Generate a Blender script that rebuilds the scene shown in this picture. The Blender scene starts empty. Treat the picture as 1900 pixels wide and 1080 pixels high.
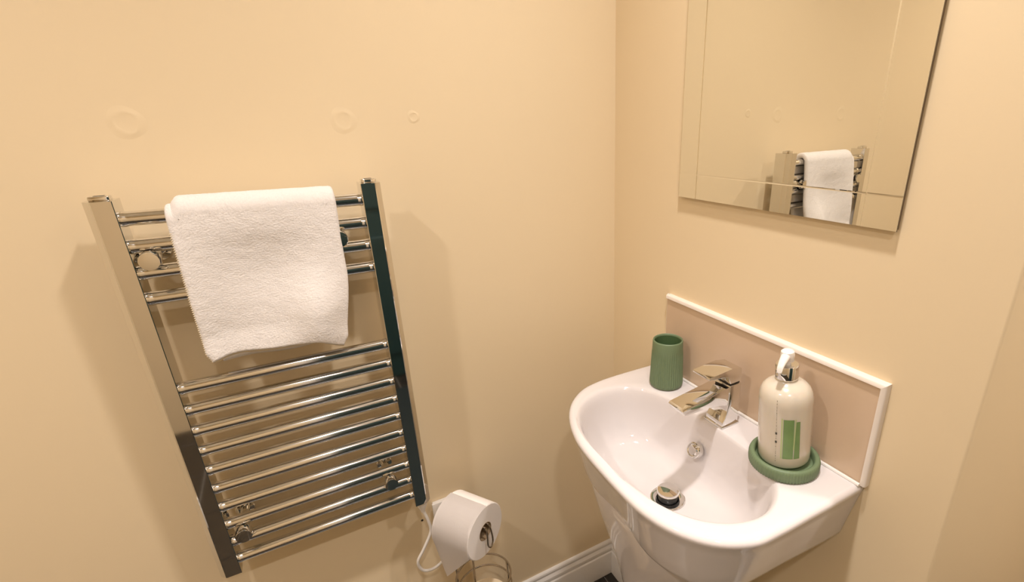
import bpy, bmesh, math, random
from mathutils import Vector, Matrix, noise
random.seed(7)
S = bpy.context.scene
C = S.collection
PI = math.pi

# ------------------------------------------------------------------ camera
W_PX, H_PX, F_PX = 1900.0, 1080.0, 916.31
cam_d = bpy.data.cameras.new('camera')
cam_d.sensor_fit = 'HORIZONTAL'; cam_d.sensor_width = 36.0
cam_d.lens = 36.0 * F_PX / W_PX
cam_d.shift_x = -129.28 / W_PX; cam_d.shift_y = 37.10 / W_PX
cam_d.clip_start = 0.02
cam = bpy.data.objects.new('camera', cam_d); C.objects.link(cam)
_R = Vector((0.85891844, -0.51179156, -0.01812499))
_U = Vector((0.19659668, 0.29684599, 0.93446894))
_F = Vector((0.47287299, 0.80619592, -0.35558302))
m = Matrix((( _R.x, _U.x, -_F.x, -0.7118), (_R.y, _U.y, -_F.y, -1.0389), (_R.z, _U.z, -_F.z, 1.4051), (0, 0, 0, 1)))
cam.matrix_world = m
S.camera = cam

# ------------------------------------------------------------------ world, exposure
S.view_settings.view_transform = 'Standard'
S.view_settings.look = 'None'
S.view_settings.gamma = 1.0
S.view_settings.use_curve_mapping = False
S.view_settings.exposure = 0.0
w = bpy.data.worlds.new('world'); S.world = w; w.use_nodes = True
w.node_tree.nodes['Background'].inputs[0].default_value = (0.9, 0.85, 0.8, 1)
w.node_tree.nodes['Background'].inputs[1].default_value = 0.02

LAMPS = [  # x, y, watts : recessed ceiling downlights, the last two added as fill
    (-0.32, -0.64, 8.9),
    (-1.50, -0.64, 8.9),
    (-0.75, -1.50, 6.6),  # unseen fill lamp, added to light the walls more evenly
    (0.45, -1.50, 10.0),  # unseen fill lamp, added to brighten the return wall
]
LAMP_COL = (1.0, 0.93, 0.90)
CEIL = 2.40

# ------------------------------------------------------------------ materials
def lin(r, g, b):
    f = lambda c: (c/255/12.92) if c/255 <= 0.04045 else ((c/255+0.055)/1.055)**2.4
    return (f(r), f(g), f(b), 1)
MATS = {}
def mat(name, col, rough=0.5, metal=0.0, bump=None, var=None, coat=0.0, sss=0.0, trans=0.0, spec=0.5, emit=None, sheen=0.0):
    mt = bpy.data.materials.new(name); mt.use_nodes = True
    nt = mt.node_tree; b = nt.nodes['Principled BSDF']
    b.inputs['Base Color'].default_value = col
    b.inputs['Roughness'].default_value = rough
    b.inputs['Metallic'].default_value = metal
    b.inputs['Specular IOR Level'].default_value = spec
    b.inputs['Coat Weight'].default_value = coat
    b.inputs['Coat Roughness'].default_value = 0.05
    b.inputs['Transmission Weight'].default_value = trans
    b.inputs['Sheen Weight'].default_value = sheen
    if sss:
        b.inputs['Subsurface Weight'].default_value = sss
        b.inputs['Subsurface Radius'].default_value = (0.012, 0.008, 0.005)
        b.inputs['Subsurface Scale'].default_value = 1.0
    if emit:
        b.inputs['Emission Color'].default_value = emit[0]; b.inputs['Emission Strength'].default_value = emit[1]
    tc = nt.nodes.new('ShaderNodeTexCoord')
    if var:      # (scale, amount): gentle colour mottling
        n = nt.nodes.new('ShaderNodeTexNoise'); n.inputs['Scale'].default_value = var[0]; n.inputs['Detail'].default_value = 5
        nt.links.new(tc.outputs['Object'], n.inputs['Vector'])
        mx = nt.nodes.new('ShaderNodeMix'); mx.data_type = 'RGBA'
        a = var[1]
        mx.inputs[6].default_value = tuple(c*(1-a) for c in col[:3])+(1,)
        mx.inputs[7].default_value = tuple(min(1, c*(1+a)) for c in col[:3])+(1,)
        nt.links.new(n.outputs['Fac'], mx.inputs[0]); nt.links.new(mx.outputs[2], b.inputs['Base Color'])
    if bump:     # (scale, strength, distance)
        n = nt.nodes.new('ShaderNodeTexNoise'); n.inputs['Scale'].default_value = bump[0]; n.inputs['Detail'].default_value = 3
        nt.links.new(tc.outputs['Object'], n.inputs['Vector'])
        bp = nt.nodes.new('ShaderNodeBump'); bp.inputs['Strength'].default_value = bump[1]; bp.inputs['Distance'].default_value = bump[2]
        nt.links.new(n.outputs['Fac'], bp.inputs['Height']); nt.links.new(bp.outputs['Normal'], b.inputs['Normal'])
    MATS[name] = mt
    return mt
mat('paint', (0.81, 0.665, 0.445, 1), 0.42, bump=(260, 0.10, 0.0006), var=(3, 0.012), spec=0.35)
mat('paint_patch', (0.81, 0.665, 0.445, 1), 0.3, spec=0.45)
mat('ceiling_white', (0.85, 0.83, 0.78, 1), 0.8)
mat('gloss_white', (0.82, 0.79, 0.75, 1), 0.28)
mat('ceramic', (0.71, 0.665, 0.65, 1), 0.06, coat=0.3)
mat('chrome', (0.78, 0.77, 0.75, 1), 0.045, 1.0)
mat('chrome_bar', (0.76, 0.75, 0.73, 1), 0.10, 1.0)
mat('black_rubber', (0.012, 0.012, 0.012, 1), 0.4)
mat('slot_dark', (0.02, 0.018, 0.015, 1), 0.5)
mat('silver_glass', (0.86, 0.85, 0.79, 1), 0.0, 1.0)
mat('mirror_edge', (0.16, 0.12, 0.07, 1), 0.35)
mat('board', (0.22, 0.16, 0.1, 1), 0.7, bump=(90, 0.3, 0.001))
mat('splash_tile', (0.63, 0.475, 0.335, 1), 0.22, var=(9, 0.06), bump=(40, 0.05, 0.0008))
mat('trim_white', (0.84, 0.76, 0.68, 1), 0.3)
mat('silicone', (0.82, 0.78, 0.73, 1), 0.35)
mat('sage', (0.150, 0.212, 0.112, 1), 0.5, var=(30, 0.05))
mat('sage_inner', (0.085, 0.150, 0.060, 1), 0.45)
mat('soap', (0.66, 0.60, 0.50, 1), 0.18, sss=0.35, coat=0.5)
mat('soap_clear', (0.82, 0.78, 0.72, 1), 0.12, sss=0.2, coat=0.6)
mat('pump_white', (0.84, 0.80, 0.76, 1), 0.25, sss=0.2)
mat('label_green', (0.175, 0.285, 0.105, 1), 0.35, var=(60, 0.15))
mat('label_dark', (0.10, 0.22, 0.06, 1), 0.35)
mat('label_pale', (0.48, 0.56, 0.27, 1), 0.35)
mat('label_faint', (0.22, 0.21, 0.15, 1), 0.4)
mat('label_ink', (0.05, 0.05, 0.04, 1), 0.4)
mat('terry', (0.80, 0.755, 0.715, 1), 0.95, bump=(1300, 0.8, 0.0010), var=(500, 0.11), sheen=0.25, spec=0.1)
mat('stitch', (0.73, 0.63, 0.45, 1), 0.8)
mat('paper', (0.90, 0.845, 0.80, 1), 0.9, bump=(320, 0.15, 0.0006), spec=0.15)
mat('card', (0.30, 0.21, 0.12, 1), 0.85)
mat('wire', (0.45, 0.40, 0.34, 1), 0.22, 1.0)
mat('spare_paper', (0.84, 0.70, 0.50, 1), 0.9, bump=(320, 0.15, 0.0006), spec=0.15)
mat('plastic_white', (0.83, 0.79, 0.74, 1), 0.3)
mat('floor_tile', (0.026, 0.021, 0.016, 1), 0.25, var=(14, 0.3))
mat('grout', (0.30, 0.27, 0.23, 1), 0.9, bump=(300, 0.3, 0.001))
mat('reflection_teal', (0.020, 0.050, 0.052, 1), 0.4)
mat('reflection_mat_teal', (0.008, 0.016, 0.016, 1), 0.95, bump=(900, 0.8, 0.002))
mat('brass', (0.6, 0.5, 0.3, 1), 0.2, 1.0)
mat('lamp_lens', (0.9, 0.9, 0.9, 1), 0.3, emit=((1.0, 0.88, 0.74, 1), 12.0))

# ------------------------------------------------------------------ helpers
def link(o, parent=None):
    C.objects.link(o)
    if parent is not None: o.parent = parent
    return o
def tag(o, label=None, cat=None, group=None, kind=None):
    if label: o['label'] = label
    if cat: o['category'] = cat
    if group: o['group'] = group
    if kind: o['kind'] = kind
    return o
def thing(name, loc, label, cat, group=None):
    o = bpy.data.objects.new(name, None); o.empty_display_size = 0.05; C.objects.link(o)
    o.location = loc
    return tag(o, label, cat, group)
def obj(name, bm, material, parent=None, smooth=True, angle=40, world=True):
    """bm is in world coordinates; the object's frame is its parent's (parent Empties are only translated)"""
    bmesh.ops.recalc_face_normals(bm, faces=bm.faces[:])
    me = bpy.data.meshes.new(name)
    if world and parent is not None:
        off = Vector((0, 0, 0)); p = parent
        while p is not None: off += p.location; p = p.parent
        bmesh.ops.translate(bm, verts=bm.verts[:], vec=-off)
    bm.to_mesh(me); bm.free()
    if smooth:
        me.shade_smooth()
        try: me.set_sharp_from_angle(angle=math.radians(angle))
        except Exception: pass
    me.materials.append(MATS[material])
    return link(bpy.data.objects.new(name, me), parent)
def box(lo, hi, bevel=0.0, seg=2, bm=None):
    b2 = bmesh.new()
    bmesh.ops.create_cube(b2, size=1)
    for v in b2.verts:
        v.co = Vector([lo[i] + (v.co[i]+0.5)*(hi[i]-lo[i]) for i in range(3)])
    if bevel: bmesh.ops.bevel(b2, geom=b2.edges[:], offset=bevel, segments=seg, profile=0.5, affect='EDGES')
    if bm is None: return b2
    me = bpy.data.meshes.new('t'); b2.to_mesh(me); b2.free(); bm.from_mesh(me); bpy.data.meshes.remove(me)
    return bm
def prism(poly, axis, a, b, bm=None, bevel=0.0):
    """poly: list of 2D points in the two other axes (cyclic order), extruded along axis from a to b"""
    bm = bm or bmesh.new()
    def P(p, t):
        if axis == 0: return (t, p[0], p[1])
        if axis == 1: return (p[0], t, p[1])
        return (p[0], p[1], t)
    A = [bm.verts.new(P(p, a)) for p in poly]; B = [bm.verts.new(P(p, b)) for p in poly]
    n = len(poly)
    bm.faces.new(A); bm.faces.new(B)
    for i in range(n): bm.faces.new((A[i], A[(i+1) % n], B[(i+1) % n], B[i]))
    if bevel:
        bmesh.ops.recalc_face_normals(bm, faces=bm.faces[:])
        bmesh.ops.bevel(bm, geom=bm.edges[:], offset=bevel, segments=2, profile=0.5, affect='EDGES')
    return bm
def frame(d):
    d = Vector(d).normalized()
    u = d.cross(Vector((0, 0, 1)))
    if u.length < 1e-4: u = d.cross(Vector((0, 1, 0)))
    u.normalize(); return u, d.cross(u).normalized()
def lathe(prof, origin=(0, 0, 0), axis=(0, 0, 1), n=48, bm=None, rib=None, a0=0, a1=2*PI):
    """prof: list of (r, h). rib(angle, k) -> radius offset"""
    bm = bm or bmesh.new()
    o = Vector(origin); ax = Vector(axis).normalized()
    if abs(ax.z) > 0.999: u, v = Vector((1, 0, 0)), Vector((0, 1, 0))
    else: u, v = frame(ax)
    full = abs(a1-a0-2*PI) < 1e-6
    rings = []
    cnt = n if full else n+1
    for k, (r, h) in enumerate(prof):
        if r < 1e-6:
            rings.append([bm.verts.new(o+ax*h)]); continue
        ring = []
        for i in range(cnt):
            t = a0+(a1-a0)*i/n
            rr = r + (rib(t, k) if rib else 0)
            ring.append(bm.verts.new(o+ax*h+(u*math.cos(t)+v*math.sin(t))*rr))
        rings.append(ring)
    for A, B in zip(rings, rings[1:]):
        m_ = n if full else n
        for i in range(m_):
            j = (i+1) % cnt
            if len(A) == 1 and len(B) == 1: continue
            if len(A) == 1: bm.faces.new((A[0], B[i], B[j]))
            elif len(B) == 1: bm.faces.new((A[i], A[j], B[0]))
            else: bm.faces.new((A[i], A[j], B[j], B[i]))
    return bm
def catmull(pts, sub=10, closed=False):
    P = [Vector(p) for p in pts]; n = len(P); out = []
    rng = n if closed else n-1
    for i in range(rng):
        if closed: a, b, c, d = P[(i-1) % n], P[i], P[(i+1) % n], P[(i+2) % n]
        else: a, b, c, d = P[max(i-1, 0)], P[i], P[i+1], P[min(i+2, n-1)]
        for k in range(sub):
            t = k/sub
            out.append(0.5*((2*b)+(c-a)*t+(2*a-5*b+4*c-d)*t*t+(3*b-a-3*c+d)*t**3))
    if not closed: out.append(P[-1].copy())
    return out
def tube(path, r, n=12, closed=False, bm=None, cap=True):
    bm = bm or bmesh.new()
    P = [Vector(p) for p in path]; L = len(P); rings = []
    u = None
    for i in range(L):
        if closed: d = P[(i+1) % L]-P[(i-1) % L]
        else: d = P[min(i+1, L-1)]-P[max(i-1, 0)]
        d.normalize()
        if u is None: u, _ = frame(d)
        u = (u-d*u.dot(d)).normalized(); v = d.cross(u)
        rings.append([bm.verts.new(P[i]+(u*math.cos(2*PI*k/n)+v*math.sin(2*PI*k/n))*r) for k in range(n)])
    for i in range(L if closed else L-1):
        A, B = rings[i], rings[(i+1) % L]
        for k in range(n): bm.faces.new((A[k], A[(k+1) % n], B[(k+1) % n], B[k]))
    if cap and not closed: bm.faces.new(rings[0]); bm.faces.new(rings[-1])
    return bm

# ------------------------------------------------------------------ room shell
XW, YS, XE, YR = -1.85, -1.95, 0.95, -0.829     # west wall, south wall, lobby wall, return wall
T = 0.10
def struct(name, bm, material, label, cat, smooth=False):
    return tag(obj(name, bm, material, None, smooth=smooth), label, cat, kind='structure')
wall_back = struct('wall_back', box((XW-T, 0, 0), (T, T, CEIL)), 'paint', 'cream painted wall behind the chrome towel radiator', 'wall')
bmr = prism([(0, 0), (0, YR), (XE, YR), (XE, YR+T), (T, YR+T), (T, 0)], 2, 0, CEIL)
be = [e for e in bmr.edges if all(abs(v.co.x) < 1e-5 and abs(v.co.y-YR) < 1e-5 for v in e.verts)]
bmesh.ops.recalc_face_normals(bmr, faces=bmr.faces[:])
bmesh.ops.bevel(bmr, geom=be, offset=0.004, segments=3, profile=0.5, affect='EDGES')
wall_right = struct('wall_right', bmr, 'paint', 'cream painted wall carrying mirror and basin, turning away at the right edge', 'wall', smooth=True)
struct('wall_left', box((XW-T, YS-T, 0), (XW, 0, CEIL)), 'paint', 'cream painted wall on the left side of the room', 'wall')
struct('wall_lobby', box((XE, YS-T, 0), (XE+T, YR+T, CEIL)), 'paint', 'cream painted wall of the entrance recess', 'wall')
DX0, DX1, DH = -0.78, -0.02, 1.98
wf = box((XW, YS-T, 0), (DX0, YS, CEIL)); box((DX1, YS-T, 0), (XE, YS, CEIL), bm=wf); box((DX0, YS-T, DH), (DX1, YS, CEIL), bm=wf)
struct('wall_front', wf, 'paint', 'cream painted wall with added dark door opposite the radiator', 'wall')
struct('ceiling', box((XW-T, YS-T, CEIL), (XE+T, T, CEIL+T)), 'ceiling_white', 'plain white ceiling with recessed downlights', 'ceiling')
floor = struct('floor', box((XW-T, YS-T, -0.1), (XE+T, T, -0.004)), 'grout', 'floor of black glossy tiles with grey joints', 'floor')
# floor tiles (0.30 m) with 3 mm joints, one shared mesh
TS, J = 0.30, 0.004
tile_me = None
ix = -0.047
xs = [ix + k*TS for k in range(-7, 4)]; ys = [-0.002 - k*TS for k in range(-1, 8)]
for x in xs:
    for y in ys:
        x0, x1, y0, y1 = x, x+TS, y-TS, y
        if x1 < XW or x0 > XE or y1 < YS or y0 > 0: continue
        if x0 > 0 and y0 > YR: continue
        if tile_me is None:
            t = obj('tile', box((J/2, -TS+J/2, -0.006), (TS-J/2, -J/2, 0.0), 0.0012, 1), 'floor_tile', floor, smooth=False); tile_me = t.data
        else: t = link(bpy.data.objects.new('tile', tile_me), floor)
        t.location = (x, y, 0)

# skirting boards with an ogee top
SK = [(0, 0), (0.018, 0), (0.018, 0.083), (0.0165, 0.087), (0.0125, 0.089), (0.0125, 0.093), (0.0145, 0.097), (0.0140, 0.104),
      (0.0105, 0.110), (0.0085, 0.113), (0.0085, 0.117), (0.0095, 0.121), (0.008, 0.126), (0.005, 0.1285), (0, 0.129)]
def skirting(name, a, b, nrm, label, m0=0.0, m1=0.0):
    """board along a->b (xy) projecting along nrm; m0/m1 are +1 for mitred inside corners"""
    bm = bmesh.new(); a = Vector((*a, 0)); b = Vector((*b, 0)); d = (b-a).normalized(); nv = Vector((*nrm, 0))
    A = [bm.verts.new(a+nv*p[0]+d*p[0]*m0+Vector((0, 0, p[1]))) for p in SK]
    B = [bm.verts.new(b+nv*p[0]-d*p[0]*m1+Vector((0, 0, p[1]))) for p in SK]
    n = len(SK)
    for i in range(n): bm.faces.new((A[i], A[(i+1) % n], B[(i+1) % n], B[i]))
    bm.faces.new(A); bm.faces.new(B)
    return tag(obj(name, bm, 'gloss_white', None, True, 25), label, 'baseboard', kind='structure')
skirting('baseboard_back', (XW, 0), (0, 0), (0, -1), 'white moulded skirting board under the towel radiator wall', 1, 1)
skirting('baseboard_right', (0, 0), (0, YR), (-1, 0), 'white moulded skirting board running behind the basin pedestal', 1, 0)
skirting('baseboard_left', (XW, YS), (XW, 0), (1, 0), 'white moulded skirting board along the left wall', 1, 1)

# filled and painted-over fixing holes on the back wall
for (x, z, s) in ((-0.894, 1.418, 1.0), (-0.592, 1.417, 0.95), (-0.468, 1.422, 0.5)):
    bm = lathe([(0.0, 0.0002), (0.010, 0.00025), (0.0130, 0.0004), (0.0155, 0.0007), (0.0180, 0.0004), (0.024, 0.0)], (x, 0, z), (0, -1, 0), 32,
               rib=lambda t, k: 0.0012*math.sin(3*t+k))
    for v in bm.verts:
        v.co.x = x+(v.co.x-x)*s; v.co.z = z+(v.co.z-z)*s
    obj('filled_hole', bm, 'paint_patch', wall_back)
obj('screw_hole', lathe([(0, 0.0008), (0.0028, 0.0008), (0.0028, -0.002)], (-0.574, 0, 0.489), (0, -1, 0), 14), 'slot_dark', wall_back)

# unseen dark door, added in place of the dark-clothed person mirrored in the chrome
door = thing('reflection_door', (DX0, YS, 0), 'added dark teal panelled door giving the chrome its dark reflection', 'door'); door['kind'] = 'structure'
obj('leaf', box((DX0+0.03, YS-0.06, 0.006), (DX1-0.03, YS-0.02, DH-0.03), 0.002), 'reflection_teal', door, False)
for (z0, z1) in ((0.15, 0.85), (1.0, 1.85)):
    for (x0, x1) in ((DX0+0.11, DX0+0.36), (DX0+0.40, DX1-0.11)):
        obj('panel', box((x0, YS-0.025, z0), (x1, YS-0.012, z1), 0.006), 'reflection_teal', door, False)
for (a, b) in (((DX0-0.05, YS-0.02, 0), (DX0+0.03, YS+0.015, DH+0.05)), ((DX1-0.03, YS-0.02, 0), (DX1+0.05, YS+0.015, DH+0.05)), ((DX0+0.03, YS-0.02, DH-0.03), (DX1-0.03, YS+0.015, DH+0.05))):
    obj('door_frame', box(a, b, 0.004), 'gloss_white', door, False)
h = obj('handle', tube(catmull([(DX1-0.10, YS-0.02, 1.0), (DX1-0.10, YS+0.03, 1.0), (DX1-0.115, YS+0.045, 1.0), (DX1-0.21, YS+0.047, 1.0)], 6), 0.009), 'chrome', door)

# unseen dark mat, added only to darken the reflections in the chrome
bmt = thing('reflection_mat', (-0.40, -1.2, 0), 'added dark teal mat darkening the reflections in the chrome radiator', 'mat')
obj('pile', box((-0.70, -1.80, 0.0005), (-0.08, -0.62, 0.014), 0.006, 3), 'reflection_mat_teal', bmt)
obj('border', box((-0.712, -1.812, 0.0003), (-0.068, -0.608, 0.006), 0.002), 'reflection_teal', bmt)

# ceiling downlights and two added fill lamps: bezel, lens and light
for i, (x, y, wt) in enumerate(LAMPS):
    t = thing('downlight', (x, y, CEIL), ['recessed ceiling downlight above the basin', 'recessed ceiling downlight left of the radiator', 'added fill downlight in front of the dark door', 'added fill downlight brightening the return wall'][i], 'ceiling light', 'recessed downlights')
    obj('bezel', lathe([(0.052, 0.0), (0.055, -0.003), (0.052, -0.007), (0.043, -0.008), (0.041, -0.004), (0.041, 0.0)], (x, y, CEIL), n=40), 'chrome', t)
    obj('lens', lathe([(0.0, -0.002), (0.041, -0.002)], (x, y, CEIL), n=32), 'lamp_lens', t)
    ld = bpy.data.lights.new('lamp', 'AREA'); ld.shape = 'DISK'; ld.size = 0.085; ld.energy = wt; ld.spread = math.radians(130); ld.color = LAMP_COL
    lo = bpy.data.objects.new('lamp', ld); C.objects.link(lo); lo.parent = t; lo.location = (0, 0, -0.012)

# ------------------------------------------------------------------ towel radiator
RX0, RX1, RZ0, RZ1 = -0.9584, -0.5584, 0.6045, 1.3131
RF, RB = -0.0825, -0.039
BARY, BARR, BS = -0.0628, 0.0108, 0.0415
rad = thing('towel_radiator', ((RX0+RX1)/2, 0, RZ0), 'chrome ladder towel radiator with white towel, mounted on the cream wall', 'radiator')
def upright(side):
    # outer edge at x=0, inner at x=0.0348; wide outer chamfer
    pr = [(0.0, -0.0715), (0.0008, -0.0735), (0.0090, -0.0818), (0.0108, -0.0825), (0.0336, -0.0825), (0.0346, -0.0822), (0.0348, -0.081), (0.0348, RB+0.003), (0.0318, RB), (0.004, RB), (0.0, RB+0.003)]
    P = [(RX0+p[0], p[1]) for p in pr] if side < 0 else [(RX1-p[0], p[1]) for p in pr]
    o = obj('upright', prism(P, 2, RZ0, RZ1), 'chrome', rad, True, 12)
    cx = RX0+0.0185 if side < 0 else RX1-0.0185
    cy = (RF+RB)/2-0.001
    cap = obj('air_vent_cap', box((cx-0.0125, cy-0.0085, RZ1-0.001), (cx+0.0125, cy+0.0085, RZ1+0.0065), 0.0016), 'chrome', o)
    obj('slot', box((cx-0.0065, cy-0.0045, RZ1+0.004), (cx+0.0065, cy+0.0045, RZ1+0.0069), 0.0006, 1), 'slot_dark', o, False)
    obj('end_plug', lathe([(0.0, RZ0-0.004), (0.011, RZ0-0.004), (0.0125, RZ0-0.002), (0.0125, RZ0+0.002)], (cx, cy, 0), n=24), 'chrome', o)
    return o
upright(-1); up_r = upright(1)
bars = [1.2847-BS*i for i in range(4)] + [1.0002-BS*i for i in range(10)]
bar_me = None
bx0, bx1 = RX0+0.0348, RX1-0.0348
for z in bars:
    if bar_me is None:
        bm = lathe([(0.0, -0.003), (0.0114, -0.003), (0.0114, 0.0035), (BARR, 0.006), (BARR, 0.008), (BARR, 0.1), (BARR, 0.2), (BARR, bx1-bx0-0.008), (BARR, bx1-bx0-0.006), (0.0114, bx1-bx0-0.0035), (0.0114, bx1-bx0+0.003), (0.0, bx1-bx0+0.003)], (0, 0, 0), (1, 0, 0), 36)
        o = obj('bar', bm, 'chrome_bar', rad, True, 18, world=False); bar_me = o.data
    else: o = link(bpy.data.objects.new('bar', bar_me), rad)
    o.location = Vector((bx0, BARY, z))-rad.location
for (x, z) in ((-0.904, 1.2230), (-0.642, 1.2230), (-0.902, 0.6890), (-0.634, 0.6890)):
    bm = lathe([(0.0, 0.0), (0.017, 0.0), (0.017, 0.004), (0.0155, 0.006), (0.0085, 0.0065), (0.0085, 0.042), (0.0092, 0.0425), (0.0092, 0.070), (0.0128, 0.0720), (0.0140, 0.0735), (0.0140, 0.088), (0.0130, 0.0905), (0.0, 0.0920)], (x, 0, z), (0, -1, 0), 32)
    obj('wall_bracket', bm, 'chrome', rad, True, 30)
# electric element gland at the foot of the right upright
gx, gy = RX1-0.0185, (RF+RB)/2-0.001
obj('element_gland', lathe([(0.0125, RZ0-0.003), (0.0125, RZ0-0.012), (0.010, RZ0-0.020), (0.006, RZ0-0.030), (0.0042, RZ0-0.038), (0.0, RZ0-0.038)], (gx, gy, 0), n=24), 'plastic_white', rad)
cab = catmull([(gx, gy, RZ0-0.034), (-0.569, -0.062, 0.535), (-0.568, -0.061, 0.500), (-0.589, -0.060, 0.458), (-0.607, -0.058, 0.424), (-0.596, -0.055, 0.388), (-0.566, -0.05, 0.378), (-0.535, -0.04, 0.392), (-0.516, -0.022, 0.425), (-0.512, -0.012, 0.462)], 10)
obj('power_cable', tube(cab, 0.0036, 10), 'plastic_white', rad)

# ------------------------------------------------------------------ fused spur on the wall
sp = thing('fused_spur_switch', (-0.505, 0, 0.449), 'white wall switch plate behind the toilet roll', 'switch')
obj('back_box', box((-0.545, -0.009, 0.452), (-0.465, 0.0, 0.532), 0.002), 'plastic_white', sp)
pl = obj('plate', box((-0.548, -0.016, 0.449), (-0.462, -0.009, 0.535), 0.0025), 'plastic_white', sp)
obj('rocker', box((-0.528, -0.0195, 0.500), (-0.510, -0.015, 0.522), 0.0015), 'plastic_white', pl)
obj('fuse_slot', box((-0.500, -0.0170, 0.496), (-0.478, -0.0155, 0.526), 0.0004), 'slot_dark', pl)
for x in (-0.541, -0.469):
    obj('screw', lathe([(0.0028, 0.0155), (0.0028, 0.0168), (0.0, 0.0170)], (x, 0, 0.492), (0, -1, 0), 12), 'chrome', pl)

# ------------------------------------------------------------------ towel
def smooth01(t): t = max(0.0, min(1.0, t)); return t*t*(3-2*t)
def towel():
    tw = thing('hand_towel', (-0.755, BARY, 1.2957), 'white terry hand towel draped over the top rungs of the towel radiator', 'towel')
    nu, nf, na, nb = 220, 260, 36, 60
    XL, XR = -0.8705, -0.6365
    TH = 0.0145
    def place(u, kind, t):
        """mid-surface point and outward normal guess. kind f/a/b = front/arc/back"""
        x = XL+(XR-XL)*u
        # folded corner on the left sits a little lower than the main fold
        drop = 0.013*(1-smooth01((u-0.045)/0.05))
        R = BARR+TH/2+0.0008
        zc = 1.2847-drop*0.9
        if kind == 'a':
            a = PI*t                       # from front (-y) over the top to the back
            y = BARY-R*math.cos(a)*1.0
            z = zc+R*math.sin(a)*(1.15-0.1*u)
            return Vector((x, y, z))
        if kind == 'f':
            zb = 1.049-0.004*u+0.010*math.sin(PI*min(1, u*1.15))-0.012*smooth01((u-0.75)/0.25)+0.004*math.sin(9*u+0.5)
            z = zc+(zb-zc)*t
            out = 0.004*math.sin(PI*t)+0.012*t
            # fold swelling low on the right, hollow across the middle
            out += 0.023*math.exp(-((u-0.80)/0.17)**2-((t-0.80)/0.26)**2)*smooth01(t/0.2)
            out -= 0.010*math.exp(-((u-0.48)/0.34)**2-((t-0.40)/0.24)**2)*smooth01(t/0.25)
            out += 0.007*smooth01((t-0.80)/0.20)
            out += 0.008*math.exp(-((u-0.03)/0.10)**2)*t
            out += 0.0025*math.sin(7*u+4*t)*t
            y = BARY-R-out
            # slight lean of the two side edges
            xx = x + (u*(-0.024)+(1-u)*0.001)*smooth01((t-0.45)/0.55) - u*0.004*math.sin(PI*t)
            xx += (-0.010*u**10+0.006*(1-u)**10)*smooth01((t-0.92)/0.08)
            return Vector((xx, y, z))
        zb = 1.026+0.003*math.sin(8*u)
        z = zc+(zb-zc)*t
        y = BARY+R+0.002*math.sin(PI*t)-0.001*math.sin(5*u)
        return Vector((x+t*(0.012*(1-u)-0.036*u), y, z))
    rows = [('b', 1-i/nb) for i in range(nb)] + [('a', 1-i/na) for i in range(na)] + [('f', i/nf) for i in range(1, nf+1)]
    nv = len(rows)
    mid = [[place(i/nu, k, t) for i in range(nu+1)] for (k, t) in rows]
    bm = bmesh.new(); O = []; I = []
    for j in range(nv):
        ro, ri = [], []
        for i in range(nu+1):
            p = mid[j][i]
            du = mid[j][min(i+1, nu)]-mid[j][max(i-1, 0)]
            dv = mid[min(j+1, nv-1)][i]-mid[max(j-1, 0)][i]
            n = du.cross(dv); n.normalize()
            # outward: away from bar axis
            c = Vector((p.x, BARY, min(p.z, 1.2847)))
            if n.dot(p-c) < 0: n = -n
            eu = min(i, nu-i)/nu*0.234; ev = min(j, nv-1-j)/nv*0.55
            e = min(1.0, eu/0.0075, ev/0.008)
            th = TH*0.5*(0.18+0.82*math.sqrt(max(0.0, 1-(1-e)**2)))
            q = p*420
            f = noise.noise(q)*0.00025+noise.noise(p*800)*0.00065+noise.noise(p*70)*0.0005
            ro.append(bm.verts.new(p+n*(th+f)))
            ri.append(bm.verts.new(p-n*th))
        O.append(ro); I.append(ri)
    for j in range(nv-1):
        for i in range(nu):
            bm.faces.new((O[j][i], O[j][i+1], O[j+1][i+1], O[j+1][i]))
            bm.faces.new((I[j][i], I[j+1][i], I[j+1][i+1], I[j][i+1]))
    for j in range(nv-1):
        for i in (0, nu): bm.faces.new((O[j][i], O[j+1][i], I[j+1][i], I[j][i]))
    for i in range(nu):
        for j in (0, nv-1): bm.faces.new((O[j][i], O[j][i+1], I[j][i+1], I[j][i]))
    obj('cloth', bm, 'terry', tw, True, 180)
    # overlock stitches down the left edge and along the lower hem
    sb = bmesh.new()
    for k in range(62):
        t = 0.06+0.93*k/61
        p = place(0.0, 'f', t)
        tube([p+Vector((0.0040, -0.0056, 0.001)), p+Vector((0.0004, -0.0042, 0)), p+Vector((-0.0010, 0.0, -0.0008)), p+Vector((0.0006, 0.004, -0.001))], 0.0008, 6, bm=sb)
    st = obj('edge_stitching', sb, 'stitch', tw); st['kind'] = 'stuff'; st['label'] = 'cream overlock stitching along the left edge'
    hm = [place(i/60, 'f', 1.0)+Vector((0, 0.0015, -0.001)) for i in range(61)]
    obj('hem', tube(hm, 0.0022, 8), 'stitch', tw)
    return tw
towel()

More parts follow.
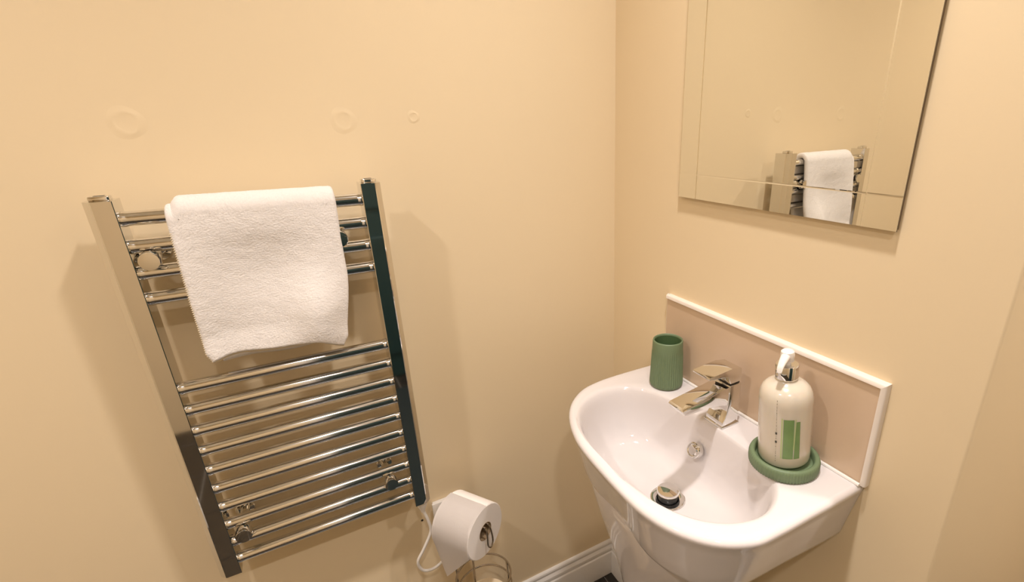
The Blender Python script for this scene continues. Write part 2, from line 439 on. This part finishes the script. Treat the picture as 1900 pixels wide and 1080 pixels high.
# ------------------------------------------------------------------ mirror
MY0, MY1, MZ0, MZ1, MX = -0.2470, -0.6860, 1.2595, 1.8595, -0.0095
mir = thing('wall_mirror', (0, (MY0+MY1)/2, MZ0), 'frameless wall mirror with grooved border above the basin', 'mirror')
obj('backing_board', box((-0.0070, MY1+0.002, MZ0+0.002), (0.0, MY0-0.002, MZ1-0.002)), 'board', mir, False)
def grid_mirror():
    g, dp, bv = 0.0014, 0.0005, 0.0004
    def prof(a, b, i0, i1):  # 1D stations: (pos, depth) edges bevel + two V grooves
        s = 1 if b > a else -1
        return [(a, dp*1.6), (a+s*bv, 0), (i0-s*g, 0), (i0, dp), (i0+s*g, 0), (i1-s*g, 0), (i1, dp), (i1+s*g, 0), (b-s*bv, 0), (b, dp*1.6)]
    Y = prof(MY1, MY0, -0.6363, -0.2967); Z = prof(MZ0, MZ1, 1.3060, 1.8130)
    bm = bmesh.new()
    V = [[bm.verts.new((MX+max(dy, dz), y, z)) for (y, dy) in Y] for (z, dz) in Z]
    for j in range(len(Z)-1):
        for i in range(len(Y)-1): bm.faces.new((V[j][i], V[j][i+1], V[j+1][i+1], V[j+1][i]))
    return bm
obj('silvered_glass', grid_mirror(), 'silver_glass', mir, False)
eb = bmesh.new()
for (a, b) in (((MX+0.0011, MY1, MZ0), (-0.0070, MY0, MZ0+0.0015)), ((MX+0.0011, MY1, MZ1-0.0015), (-0.0070, MY0, MZ1)), ((MX+0.0011, MY1, MZ0), (-0.0070, MY1+0.0015, MZ1)), ((MX+0.0011, MY0-0.0015, MZ0), (-0.0070, MY0, MZ1))):
    box(a, b, bm=eb)
obj('glass_edge', eb, 'mirror_edge', mir, False)

# ------------------------------------------------------------------ splashback
SY0, SY1, SZ0, SZ1 = -0.2251, -0.7205, 0.8560, 1.0395
spl = thing('splashback', (0, (SY0+SY1)/2, SZ0), 'beige tiled splashback with white trim behind the basin', 'splashback')
obj('tile', box((-0.0085, SY1+0.007, SZ0), (0.0, SY0, SZ1-0.007), 0.0008, 1), 'splash_tile', spl, False)
TP = [(0, 0), (0, 0.0085), (-0.0085, 0.0085), (-0.0105, 0.0080), (-0.0118, 0.0062), (-0.0120, 0.0), ]   # quadrant trim (x out, away from tile)
def trim(a, b, dirv, m):
    """trim along a->b (y,z); dirv = outward direction in the wall plane; m mitre at b"""
    bm = bmesh.new(); a = Vector((0, *a)); b = Vector((0, *b)); d = (b-a).normalized(); nv = Vector((0, *dirv))
    A = [bm.verts.new(a+Vector((p[0], 0, 0))+nv*p[1]+d*p[1]*m[0]) for p in TP]; B = [bm.verts.new(b+Vector((p[0], 0, 0))+nv*p[1]+d*p[1]*m[1]) for p in TP]
    n = len(TP)
    for i in range(n): bm.faces.new((A[i], A[(i+1) % n], B[(i+1) % n], B[i]))
    bm.faces.new(A); bm.faces.new(B)
    return obj('edge_trim', bm, 'trim_white', spl, True, 50)
trim((SY0, SZ1-0.0085), (SY1+0.0085, SZ1-0.0085), (0, 1), (0, 1))
trim((SY1+0.0085, SZ0), (SY1+0.0085, SZ1-0.0085), (-1, 0), (0, 1))
obj('sealant_bead', tube([(-0.0125, SY1+0.008, 0.8562), (-0.0125, SY0, 0.8562)], 0.0034, 8), 'silicone', spl)
obj('edge_sealant', tube([(-0.004, SY0+0.001, SZ0), (-0.004, SY0+0.001, SZ1)], 0.0028, 8), 'silicone', spl)

# ------------------------------------------------------------------ wash basin
BYC = -0.4545
RIMZ = 0.855
half_l = [(0.0, 0.2590), (-0.06, 0.2620), (-0.12, 0.2640), (-0.175, 0.2620), (-0.225, 0.2500), (-0.268, 0.2200), (-0.300, 0.1780), (-0.324, 0.1200), (-0.336, 0.055)]
half_r = [(0.0, 0.2600), (-0.06, 0.2590), (-0.125, 0.2570), (-0.190, 0.2550), (-0.240, 0.2490), (-0.287, 0.2210), (-0.318, 0.1800), (-0.336, 0.1300), (-0.341, 0.065)]
outl = catmull([(x, h_, 0) for x, h_ in half_l]+[(x, -h_, 0) for x, h_ in reversed(half_r)], 14)
outl = [(p.x, p.y) for p in outl]
BCX = -0.200
def ray_r(poly, ang, cx=BCX):
    dx, dy = math.cos(ang), math.sin(ang); best = 1e9
    n = len(poly)
    for i in range(n):
        x1, y1 = poly[i]; x2, y2 = poly[(i+1) % n]
        ex, ey = x2-x1, y2-y1
        den = dx*ey-dy*ex
        if abs(den) < 1e-12: continue
        t = ((x1-cx)*ey-y1*ex)/den; s = ((x1-cx)*dy-y1*dx)/den
        if t > 0 and -1e-6 <= s <= 1+1e-6: best = min(best, t)
    return best
NB = 144
angs = [2*PI*i/NB for i in range(NB)]
for ca in (math.atan2(0.2605, 0-BCX), -math.atan2(0.2605, 0-BCX) % (2*PI)):
    k = min(range(NB), key=lambda i: abs(angs[i]-ca)); angs[k] = ca
Ro = [ray_r(outl, a) for a in angs]
def sup(a, ax, ay, n): return (abs(math.cos(a)/ax)**n+abs(math.sin(a)/ay)**n)**(-1.0/n)
# bowl outline: rounded box, front nearly follows the rim
bowl_poly = [(-0.0865, y) for y in (0.0,)]
bh = [(-0.0860, 0.0), (-0.0880, 0.07), (-0.0945, 0.125), (-0.112, 0.172), (-0.145, 0.203), (-0.188, 0.2165), (-0.236, 0.205), (-0.277, 0.172), (-0.305, 0.118), (-0.317, 0.05), (-0.3185, 0.0)]
bp = [(x, y, 0) for x, y in bh]+[(x, -y, 0) for x, y in reversed(bh[1:-1])]
bowl_poly = [(p.x, p.y) for p in catmull(bp, 10, True)]
Rb = [ray_r(bowl_poly, a) for a in angs]
basin = thing('wash_basin', (0, BYC, 0.70), 'glossy white ceramic wash basin on a pedestal below the mirror', 'basin')
def lerp(a, b, t): return a+(b-a)*t
def loft(rings, closed_top=True, closed_bot=True):
    bm = bmesh.new(); R = [[bm.verts.new(p) for p in r] for r in rings]
    n = len(rings[0])
    for A, B in zip(R, R[1:]):
        for i in range(n): bm.faces.new((A[i], A[(i+1) % n], B[(i+1) % n], B[i]))
    if closed_bot: bm.faces.new(R[0])
    if closed_top: bm.faces.new(R[-1])
    return bm
DEEP = 1.16; DZ = 0.85+(0.7345-0.85)*DEEP-0.7345     # bowl depth, shift of everything at the outlet
def basin_rings():
    rings = []
    def outer(z, inset, backfix=True, sy=1.0):
        r = []
        for i, a in enumerate(angs):
            R = Ro[i]-inset*(1+0.4*max(0.0, -math.cos(a))**1.5)
            x = BCX+R*math.cos(a); y = R*math.sin(a)*sy
            # the back stays flat against the wall
            if Ro[i]*math.cos(a)+BCX > -0.004: x = -0.001; y = (Ro[i]-inset*0.98)*math.sin(a)*sy*(1.0) if abs(math.sin(a)) > 0.3 else Ro[i]*math.sin(a)*sy
            r.append(Vector((min(x, -0.001), BYC+y, z)))
        return r
    # exterior, from the hidden underside up to the rim
    for z, ins in ((0.672, 0.150), (0.690, 0.110), (0.706, 0.076), (0.718, 0.050), (0.7265, 0.036), (0.734, 0.0295), (0.742, 0.0265), (0.770, 0.0200), (0.800, 0.0125), (0.822, 0.0070), (0.836, 0.0035), (0.842, 0.0010), (0.8465, 0.0002), (0.8500, 0.0014), (0.8526, 0.0040), (0.8542, 0.0075), (RIMZ, 0.0120)):
        rings.append(outer(z, ins))
    # deck: from the rim inwards to the bowl edge
    base = rings[-1]
    def bowl(k, z, dx=0.0, fac=1.0):
        r = []
        for i, a in enumerate(angs):
            R = Rb[i]*k
            r.append(Vector((BCX+dx+R*math.cos(a), BYC+R*math.sin(a), z)))
        return r
    edge = bowl(1.035, RIMZ-0.0012)
    for t in (0.25, 0.5, 0.75):
        rings.append([a.lerp(b, t) + Vector((0, 0, 0)) for a, b in zip(base, edge)])
    for k, z in ((1.035, 0.8540), (1.012, 0.8520), (0.992, 0.8475), (0.976, 0.8400), (0.962, 0.8300), (0.945, 0.8160), (0.920, 0.7980), (0.880, 0.7800), (0.825, 0.7655), (0.75, 0.7555), (0.64, 0.7480), (0.50, 0.7425), (0.36, 0.7385), (0.26, 0.7362), (0.205, 0.7345)):
        rings.append(bowl(k, 0.85+(z-0.85)*DEEP if z < 0.85 else z, dx=0.0225*(1-k)))
    # outlet well
    for r_, z in ((0.0235, 0.7335), (0.0225, 0.728), (0.021, 0.715), (0.010, 0.713)):
        rings.append([Vector((BCX+0.0180+r_*math.cos(a), BYC+r_*math.sin(a), z+DZ)) for a in angs])
    return rings
obj('ceramic_bowl', loft(basin_rings()), 'ceramic', basin, True, 50)
DXc, DYc = BCX+0.0180, BYC
wst = obj('waste', lathe([(0.0215, 0.726), (0.0215, 0.7355), (0.0260, 0.7375), (0.0335, 0.7368), (0.0350, 0.7350), (0.0345, 0.7335)], (DXc, DYc, DZ), n=40), 'chrome', basin)
obj('plug_stem', lathe([(0.0195, 0.716), (0.0195, 0.7445), (0.0205, 0.7455), (0.0205, 0.7495), (0.0, 0.7495)], (DXc, DYc, DZ), n=36), 'black_rubber', wst)
obj('plug_cap', lathe([(0.0, 0.7490), (0.0212, 0.7490), (0.0220, 0.7505), (0.0220, 0.7535), (0.0205, 0.7555), (0.012, 0.7568), (0.0, 0.7573)], (DXc, DYc, DZ), n=40), 'chrome', wst)
ov_n = Vector((-0.90, 0.0, 0.44)).normalized()
ov_o = Vector((-0.1085, BYC+0.012, 0.7920))
obj('overflow_cover', lathe([(0.0165, -0.008), (0.0165, 0.0025), (0.0155, 0.0042), (0.0135, 0.0045), (0.0126, 0.0030), (0.0120, 0.0032), (0.0095, 0.0062), (0.0, 0.0072)], ov_o, ov_n, 36), 'chrome', basin, True, 25)

# pedestal
ped = thing('basin_pedestal', (0, BYC, 0), 'white ceramic pedestal under the wash basin', 'pedestal')
def ped_ring(z, hx, hy, e, n=84):
    r = []; cx = -0.155
    for i in range(n):
        a = 2*PI*i/n
        back = math.cos(a) > 0
        R = sup(a, 0.125 if back else hx, hy, 2.2 if back else e)
        r.append(Vector((cx+R*math.cos(a), BYC+R*math.sin(a), z)))
    return r
obj('column', loft([ped_ring(*p) for p in ((0.0, 0.098, 0.098, 2.8), (0.012, 0.100, 0.100, 2.8), (0.035, 0.094, 0.094, 2.8), (0.12, 0.087, 0.084, 2.8), (0.30, 0.086, 0.080, 2.8), (0.446, 0.096, 0.088, 2.8), (0.50, 0.103, 0.096, 2.9), (0.545, 0.110, 0.112, 3.0), (0.61, 0.122, 0.146, 3.1), (0.66, 0.131, 0.170, 3.2), (0.700, 0.137, 0.184, 3.3), (0.7235, 0.140, 0.191, 3.3), (0.738, 0.140, 0.192, 3.3))], closed_top=False), 'ceramic', ped, True, 60)

# ------------------------------------------------------------------ mixer tap
TY = -0.4605; TXO = -0.0045
tap = thing('mixer_tap', (-0.05, TY, RIMZ), 'square chrome basin mixer tap with flat lever', 'tap')
TW = 0.0205
obj('body', prism([(-0.0340, 0.8552), (-0.0340, 0.9425), (-0.0635, 0.9425), (-0.0635, 0.9060), (-0.0650, 0.8900), (-0.0690, 0.8760), (-0.0745, 0.8660), (-0.0760, 0.8552)], 1, TY-0.022, TY+0.022, bevel=0.0016), 'chrome', tap, True, 30)
obj('base_flange', box((-0.0785, TY-0.0240, 0.8545), (-0.0320, TY+0.0240, 0.8572), 0.0009), 'chrome', tap)
obj('spout', prism([(-0.050, 0.9420), (-0.1730, 0.9270), (-0.1765, 0.9235), (-0.1720, 0.9145), (-0.1640, 0.9130), (-0.110, 0.9120), (-0.080, 0.9060), (-0.050, 0.8960)], 1, TY-TW, TY+TW, bevel=0.0015), 'chrome', tap, True, 30)
obj('cartridge_collar', box((-0.061, TY-0.0195, 0.9415), (-0.0370, TY+0.0195, 0.9480), 0.0006), 'slot_dark', tap)
obj('lever', prism([(-0.0340, 0.9470), (-0.0375, 0.9745), (-0.0620, 0.9790), (-0.1190, 0.9755), (-0.1195, 0.9705), (-0.0720, 0.9640), (-0.0640, 0.9470)], 1, TY-0.0220, TY+0.0220, bevel=0.0015), 'chrome', tap, True, 30)
tap.location.x += TXO

# ------------------------------------------------------------------ tumbler
tu = thing('tumbler', (-0.057, -0.290, RIMZ), 'sage green ribbed tumbler on the left of the basin', 'tumbler')
def tum_rib(t, k): return 0.00075*math.cos(44*t) if 4 <= k <= 12 else 0.0
prof = [(0.0, 0.0), (0.0300, 0.0), (0.0335, 0.001), (0.0352, 0.0035), (0.0360, 0.008)] + [(0.0360-0.0004*i, 0.010+0.0098*i) for i in range(8)] + [(0.0333, 0.086), (0.0330, 0.092), (0.0326, 0.106), (0.0320, 0.1085), (0.0305, 0.1095), (0.0292, 0.1085), (0.0288, 0.105)]
obj('cup', lathe(prof, (-0.057, -0.290, RIMZ), n=264, rib=tum_rib), 'sage', tu, True, 60)
obj('lining', lathe([(0.0288, 0.105), (0.0285, 0.06), (0.0283, 0.010), (0.0, 0.008)], (-0.057, -0.290, RIMZ), n=64), 'sage_inner', tu)

# ------------------------------------------------------------------ soap dish and dispenser
DC = (-0.0665, -0.6100)
di = thing('soap_dish', (DC[0], DC[1], RIMZ), 'round sage green ribbed dish under the soap bottle', 'dish')
def dish_rib(t, k): return 0.0006*math.cos(72*t) if 2 <= k <= 4 else 0.0
obj('dish', lathe([(0.0, 0.0), (0.053, 0.0), (0.0560, 0.0015), (0.0568, 0.008), (0.0566, 0.0165), (0.0556, 0.0205), (0.0530, 0.0222), (0.0500, 0.0220), (0.0478, 0.0205), (0.0465, 0.0130), (0.0455, 0.0105), (0.0, 0.0105)], (DC[0], DC[1], RIMZ), n=288, rib=dish_rib), 'sage', di, True, 60)
BC = (-0.0640, -0.6070); BZ = RIMZ+0.0108
bo = thing('soap_dispenser', (BC[0], BC[1], BZ), 'milky soap pump bottle with green label on the green dish', 'soap bottle')
obj('bottle', lathe([(0.0, 0.0), (0.0360, 0.0), (0.0392, 0.0012), (0.0408, 0.0045), (0.0414, 0.0100), (0.0416, 0.060), (0.0416, 0.112), (0.0412, 0.1195), (0.0396, 0.1270), (0.0362, 0.1340), (0.0308, 0.1395), (0.0240, 0.1435), (0.0180, 0.1462), (0.0155, 0.1490), (0.0155, 0.153), (0.0, 0.153)], (BC[0], BC[1], BZ), n=72), 'soap', bo, True, 50)
obj('collar', lathe([(0.0160, 0.1500), (0.0172, 0.1505), (0.0176, 0.1520), (0.0176, 0.1720), (0.0168, 0.1740), (0.0148, 0.1748), (0.0125, 0.1745), (0.0, 0.1735)], (BC[0], BC[1], BZ), n=48), 'chrome', bo, True, 35)
ph = lathe([(0.0060, 0.173), (0.0060, 0.179), (0.0098, 0.180), (0.0105, 0.182), (0.0108, 0.191), (0.0100, 0.1960), (0.0070, 0.1985), (0.0, 0.1995)], (BC[0], BC[1], BZ), n=36)
obj('pump_head', ph, 'pump_white', bo, True, 40)
nd = Vector((-0.95, -0.30, 0)).normalized(); ns = Vector((-nd.y, nd.x, 0))
c0 = Vector((BC[0], BC[1], BZ+0.188)); rr = []
for d_, z_, w_, h_ in ((0.002, 0.002, 0.0080, 0.0075), (0.012, 0.001, 0.0070, 0.0062), (0.022, -0.003, 0.0058, 0.0050), (0.029, -0.008, 0.0048, 0.0042), (0.032, -0.0125, 0.0042, 0.0036)):
    rr.append([c0+nd*(d_-math.sin(2*PI*k/16)*0.25*h_*(d_/0.03))+ns*(w_*math.cos(2*PI*k/16))+Vector((0, 0, z_+h_*math.sin(2*PI*k/16))) for k in range(16)])
obj('nozzle', loft(rr), 'pump_white', bo, True, 50)
def decal(name, a0, a1, z0, z1, material, r=0.04185, shape=None, n=14):
    bm = bmesh.new(); rows = []
    for j in range(9):
        t = j/8; row = []
        for i in range(n+1):
            s = i/n
            b0, b1 = (a0, a1) if shape is None else shape(t)
            a = math.radians(b0+(b1-b0)*s)
            row.append(bm.verts.new((BC[0]+r*math.cos(a), BC[1]+r*math.sin(a), BZ+z0+(z1-z0)*t)))
        rows.append(row)
    for A, B in zip(rows, rows[1:]):
        for i in range(n): bm.faces.new((A[i], A[i+1], B[i+1], B[i]))
    return obj(name, bm, material, bo, True, 60)
decal('label_panel', 215, 237, 0.022, 0.096, 'label_green')
decal('label_panel', 238.5, 252, 0.022, 0.092, 'label_green', shape=lambda t: (238.5+3*t, 252-2*t))
decal('label_stripe', 237, 240, 0.040, 0.097, 'label_pale', r=0.0420, shape=lambda t: (236.4+2.5*t, 238.9+2.2*t))
decal('label_stripe', 210.5, 213.5, 0.022, 0.098, 'label_pale')
random.seed(3)
zz = 0.014
for k in range(24):   # vertical line of small print
    hgt = random.choice((0.0022, 0.003, 0.0042)); wdt = random.choice((0.5, 0.7, 1.1))
    decal('small_print', 200.5-wdt/2, 200.5+wdt/2, zz, zz+hgt, 'label_faint', n=3)
    zz += hgt+random.choice((0.0008, 0.0014, 0.0024))
for z_ in (0.050, 0.066):
    decal('small_print', 198.5, 202.5, z_, z_+0.0042, 'label_ink', n=4)

# the bottle leans a little in its dish
_k = Vector((0.859, -0.512, 0)).cross(Vector((0, 0, 1))); bo.rotation_euler = Matrix.Rotation(math.radians(5.2), 3, _k).to_euler()
bo.location.z += 0.0034

# ------------------------------------------------------------------ toilet roll and stand
RC = Vector((-0.4948, -0.1308, 0.5440)); th_ = math.radians(57.4)
ax = Vector((math.cos(th_), -math.sin(th_), 0)); side = Vector((-math.sin(th_), -math.cos(th_), 0))   # side points to the viewer's left
RR, RL, CR = 0.0640, 0.100, 0.0205
roll = thing('toilet_roll', RC-Vector((0, 0, RR)), 'white toilet roll hanging on the wire stand beside the radiator', 'toilet roll')
obj('paper', lathe([(CR+0.001, -RL/2), (RR-0.002, -RL/2), (RR, -RL/2+0.002), (RR, RL/2-0.002), (RR-0.002, RL/2), (CR+0.001, RL/2)], RC, ax, 72), 'paper', roll, True, 35)
obj('cardboard_core', lathe([(CR+0.001, -RL/2), (CR+0.001, RL/2), (CR, RL/2+0.0004), (CR-0.0008, RL/2), (CR-0.0008, -RL/2), (CR+0.001, -RL/2)], RC, ax, 40), 'card', roll, True, 40)
# loose sheet: leaves the roll on the viewer's side and hangs down to a torn corner
def sheet():
    bm = bmesh.new(); n, mrow = 16, 26; V = []
    for j in range(mrow+1):
        t = j/mrow; row = []
        for i in range(n+1):
            s = -RL/2+RL*i/n
            if t < 0.3:
                a = math.radians(100-100*(t/0.3)); p = RC+(side*math.cos(a)+Vector((0, 0, 1))*math.sin(a))*(RR+0.0008)
            else:
                q = (t-0.3)/0.7
                length = 0.018+(0.113-0.018)*((s+RL/2)/0.024 if s < -0.026 else 1-(s+0.026)/(RL/2+0.026)*0.92)   # folded to a point
                p = RC+side*(RR+0.0008-0.004*q*q)+Vector((0, 0, -length*q))
            row.append(bm.verts.new(p+ax*s))
        V.append(row)
    for A, B in zip(V, V[1:]):
        for i in range(n): bm.faces.new((A[i], A[i+1], B[i+1], B[i]))
    bmesh.ops.solidify(bm, geom=bm.faces[:], thickness=0.0006)
    return bm
obj('loose_sheet', sheet(), 'paper', roll, True, 60)

ST = Vector((-0.472, -0.128, 0))
stand = thing('toilet_roll_stand', ST, 'wire toilet roll stand on the floor with spare rolls', 'toilet roll holder')
def ring(z, r, n=48): return [ST+Vector((r*math.cos(2*PI*k/n), r*math.sin(2*PI*k/n), z)) for k in range(n)]
WR = 0.0024
for z, r in ((0.0045, 0.070), (0.330, 0.066), (0.368, 0.066)):
    obj('wire_ring', tube(ring(z, r), WR, 10, True), 'wire', stand)
for a in (-80, 10, 190):
    p = Vector((math.cos(math.radians(a)), math.sin(math.radians(a)), 0))
    obj('upright_wire', tube([ST+p*0.070+Vector((0, 0, 0.004)), ST+p*0.068+Vector((0, 0, 0.1)), ST+p*0.066+Vector((0, 0, 0.368))], WR, 10), 'wire', stand)
# two posts rising behind the roll and meeting in the arm that carries it
e0 = RC-ax*(RL/2+0.018)+Vector((0, 0, CR-0.0035)); e1 = RC+ax*(RL/2+0.006)+Vector((0, 0, CR-0.0035))
for (px, py), s in (((-0.525, -0.078), -1), ((-0.480, -0.066), 1)):
    o_ = side*(-0.006*s)
    obj('post_wire', tube(catmull([(px, py, 0.004), (px, py, 0.20), (px, py, 0.42), (e0+o_-Vector((0, 0, 0.10))).lerp(Vector((px, py, 0.50)), 0.5), e0+o_-Vector((0, 0, 0.028)), e0+o_+ax*0.010, e0+o_+ax*0.04, e1+o_], 8), WR, 10), 'wire', stand)
ol = [e1+side*0.006, e1+ax*0.004+side*0.0065-Vector((0, 0, 0.012)), e1+ax*0.005+side*0.009-Vector((0, 0, 0.044)), e1+ax*0.005-Vector((0, 0, 0.058)), e1+ax*0.005-side*0.009-Vector((0, 0, 0.044)), e1+ax*0.004-side*0.0065-Vector((0, 0, 0.012)), e1-side*0.006]
obj('end_loop', tube(catmull(ol, 8), WR*0.9, 10), 'wire', stand)
obj('base_plate', lathe([(0.0, 0.0005), (0.068, 0.0005), (0.068, 0.003), (0.0, 0.003)], ST, n=48), 'wire', stand)
for k in range(3):
    z0 = 0.0035+0.098*k
    sr = thing('spare_toilet_roll', ST+Vector((0, 0, z0)), ['spare toilet roll at the bottom of the wire stand', 'spare toilet roll in the middle of the wire stand', 'topmost spare toilet roll in the wire stand'][k], 'toilet roll', 'spare rolls in the wire stand')
    obj('paper', lathe([(0.021, 0.0), (0.054, 0.0), (0.056, 0.002), (0.056, 0.0955), (0.054, 0.0975), (0.021, 0.0975), (0.021, 0.0)], ST+Vector((0, 0, z0)), n=56), 'spare_paper', sr, True, 35)
